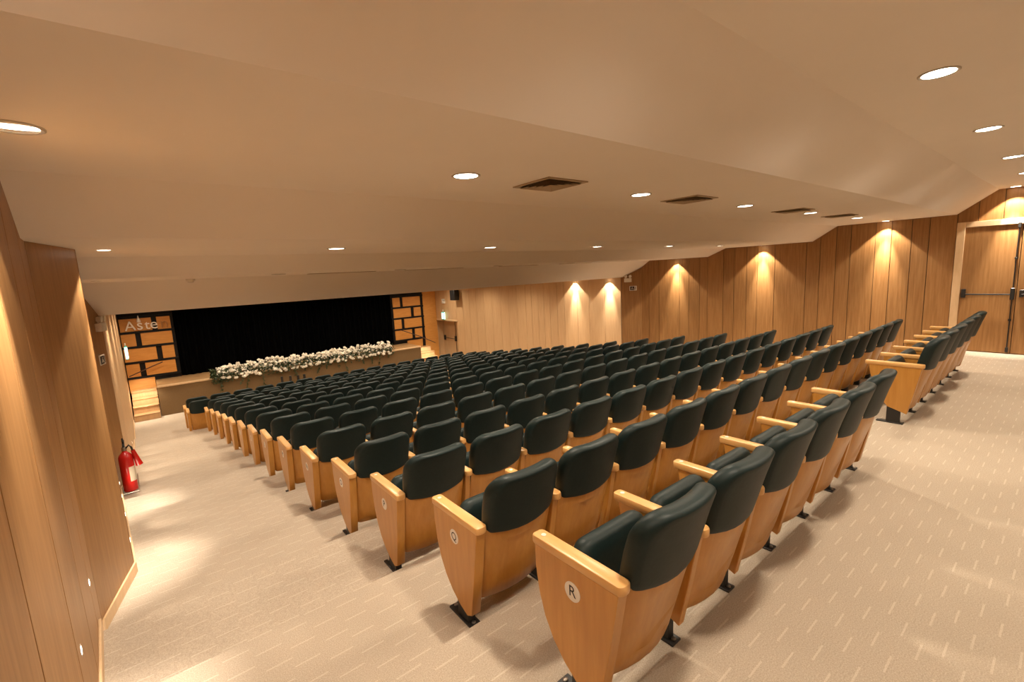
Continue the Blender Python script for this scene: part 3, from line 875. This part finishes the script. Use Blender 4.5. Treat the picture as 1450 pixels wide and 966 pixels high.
def emergency_lamp(loc, rz, label):
    t = thing('emergency_lamp', label, 'emergency light', loc, rz, 'twin-head emergency lamps')
    mb = MB(); mb.box(-.10, .10, -.07, 0, -.11, .0); put('battery_case', mb.mesh('battery_case', M['white'], .008, 2), t)
    for s_ in (-1, 1):
        mb = MB(); mb.tube([(s_ * .055, -.03, 0), (s_ * .06, -.035, .035)], .012, 8); mb.tube([(s_ * .06, -.02, .055), (s_ * .06, -.075, .05)], [.03, .042], 14)
        put('lamp_head', mb.mesh('lamp_head', M['white']), t)
def ret_sign(loc, rz, label):
    t = thing('wall_sign', label, 'sign', loc, rz, 'black wall signs')
    mb = MB(); mb.box(-.10, .10, -.012, 0, -.065, .065); put('plate', mb.mesh('plate', M['white'], .003, 1), t)
    mb = MB(); mb.box(-.085, .035, -.015, -.011, -.052, .052); put('black_field', mb.mesh('black_field', M['ink'], smooth=0), t)
    mb = MB(); mb.tube([(-.05, -.0155, -.03), (-.03, -.0155, .02), (-.01, -.0155, .0), (.0, -.0155, -.03)], .006, 6); mb.tube([(-.025, -.0155, .03), (-.022, -.0155, .034)], .009, 8)
    put('pictogram', mb.mesh('pictogram', M['badge']), t)
    mb = MB(); mb.box(.055, .07, -.015, -.011, -.045, .045); put('arrow_bar', mb.mesh('arrow_bar', M['ink'], smooth=0), t)
# right return faces (-x,-y): from (11.0,7.87) to (10.6,8.28)
aR = math.atan2(.41, -.40)
rzR = math.atan2(-(-.40), -(.41))
def along(A, B, s): return (A[0] + (B[0] - A[0]) * s, A[1] + (B[1] - A[1]) * s)
def face_rot(A, B, side):
    d = (Vector(B) - Vector(A)).normalized(); n = Vector((d.y, -d.x)) * side
    return math.atan2(n.x, -n.y)          # local -y points along the wall normal
A, B = RW[1], RW[2]; rz = face_rot(A, B, -1)
p = along(A, B, .66); emergency_lamp((p[0], p[1], 1.43), rz, 'white twin emergency lamp on the right wall return under the ceiling')
p = along(A, B, .40); ret_sign((p[0], p[1], 1.14), rz, 'small black and white sign on the right wall return')
A, B = LW[4], LW[5]; rz = face_rot(A, B, 1)
p = along(A, B, .60); emergency_lamp((p[0], p[1], 1.37), rz, 'white twin emergency lamp on the left wall return above the aisle')
p = along(A, B, .45); ret_sign((p[0], p[1], .885), rz, 'small black and white sign on the left wall return')
# lamp over the stage-side door
emergency_lamp((on_right(17.36), 17.36, .70), face_rot(RW[2], RW[3], -1), 'white twin emergency lamp above the lit exit sign by the stage door')
# loudspeaker
t = thing('loudspeaker', 'black loudspeaker on the pale right wall near the stage', 'loudspeaker', (on_right(16.3), 16.3, .96), face_rot(RW[2], RW[3], -1))
mb = MB(); mb.box(-.16, .16, -.30, -.06, -.21, .21); put('cabinet', mb.mesh('cabinet', M['black'], .012, 2), t)
mb = MB(); mb.box(-.14, .14, -.306, -.30, -.19, .19); put('grille', mb.mesh('grille', M['screen_black'], .004, 1), t)
mb = MB(); mb.box(-.03, .03, -.08, 0, -.04, .04); put('bracket', mb.mesh('bracket', M['black'], .004, 1), t)

# step lights in the left wall
st_pos = [(2.62, .205), (3.51, .075)] + [(FRONT[k] - .62, FLOOR[k] + .27) for k in range(4, 13)]
mbs = MB(); n = 16
vs_ = [(.0, .022 * math.cos(2 * PI * k / n), .032 * math.sin(2 * PI * k / n)) for k in range(n)] + [(.0012, .018 * math.cos(2 * PI * k / n), .027 * math.sin(2 * PI * k / n)) for k in range(n)]
mbs.add(vs_, [tuple(range(n)), tuple(range(n, 2 * n))] + [(k, (k + 1) % n, n + (k + 1) % n, n + k) for k in range(n)])
stl_ring = mbs.mesh('bezel', M['trim_ring'])
mbs = MB(); vs_ = [(.0014, .013 * math.cos(2 * PI * k / n), .021 * math.sin(2 * PI * k / n)) for k in range(n)] + [(.001, .013 * math.cos(2 * PI * k / n), .021 * math.sin(2 * PI * k / n)) for k in range(n)]
mbs.add(vs_, [tuple(range(n)), tuple(range(n, 2 * n))] + [(k, (k + 1) % n, n + (k + 1) % n, n + k) for k in range(n)])
stl_lamp = mbs.mesh('lens', M['step_lamp'])
for i, (y, z) in enumerate(st_pos):
    x = wall_x(LW, y)
    lab = ['small lit step light low on the near left wall, nearest the camera', 'small lit step light low on the near left wall, second from the camera'][i] if i < 2 else 'small step light low on the left aisle wall past the bend, %s along' % ORD[i - 2]
    t = thing('step_light', lab, 'step light', (x, y, z), 0, 'step lights along the left wall')
    put('bezel', stl_ring, t); put('lens', stl_lamp, t)
    spot('step_beam', (.02, 0, 0), E_STEP if i > 1 else E_STEP * .6, 100, .7, (.8, .62, -.20) if i > 1 else (1.0, .5, -.4), r=.012, parent=t)

# ------------------------------------------------------------------ fire extinguisher on a wire stand
EX, EY = -.50, 7.83; EZ = floor_at(EY)
t = thing('extinguisher_stand', 'thin wire floor stand under the red fire extinguisher', 'stand', (EX, EY, EZ))
mb = MB(); w = .085
for sx_ in (-1, 1):
    mb.tube([(sx_ * w, -w, .004), (sx_ * w, -w, .05), (sx_ * w, w, .05), (sx_ * w, w, .004)], .004, 6)
mb.tube([(-w, -w, .02), (w, -w, .02)], .004, 6); mb.tube([(-w, w, .02), (w, w, .02)], .004, 6)
put('wire_frame', mb.mesh('wire_frame', M['wire']), t)
mb = MB(); mb.tube([(w, -w, .05), (w, -w, .22), (w, w, .22), (w, w, .05)], .004, 6); put('guard_hoop', mb.mesh('guard_hoop', M['wire']), t)
t = thing('fire_extinguisher', 'red fire extinguisher with black horn handle standing by the left wall', 'fire extinguisher', (EX, EY, EZ + .026))
R_ = .078
mb = MB(); mb.lathe([(R_ * .7, 0), (R_ * .95, .006), (R_, .025), (R_, .44), (R_ * .96, .475), (R_ * .8, .505), (R_ * .5, .53), (.026, .545), (.026, .565)], n=28); put('cylinder_body', mb.mesh('cylinder_body', M['red']), t)
mb = MB(); mb.lathe([(.028, .56), (.028, .60), (.02, .615)], n=16); put('valve', mb.mesh('valve', M['bolt']), t)
mb = MB(); mb.prism([(-.012, -.03, .61), (-.012, .02, .60), (-.012, .09, .66), (-.012, .08, .69), (-.012, -.02, .645)], (.024, 0, 0)); mb.prism([(-.01, -.02, .70), (-.01, .0, .655), (-.01, .02, .655), (-.01, .02, .69), (-.01, -.005, .735)], (.02, 0, 0))
put('handle', mb.mesh('handle', M['black'], .003, 1), t)
tube_obj('hose', [(.02, -.01, .59), (.055, -.03, .63), (.075, -.03, .60), (.085, -.02, .54)], .012, M['black'], t)
mb = MB(); mb.tube([(.085, -.02, .55), (.115, -.005, .40), (.128, .0, .33)], [.022, .034, .042], 16); put('discharge_horn', mb.mesh('discharge_horn', M['red']), t)
mb = MB(); n = 12; vs_ = []
for j, z in enumerate((.14, .34)):
    for i in range(n + 1):
        a = -1.35 + 1.5 * i / n; vs_.append(((R_ + .0012) * math.cos(a), (R_ + .0012) * math.sin(a), z))
mb.add(vs_, [(i, i + 1, n + 2 + i, n + 1 + i) for i in range(n)]); put('paper_label', mb.mesh('paper_label', M['label']), t)
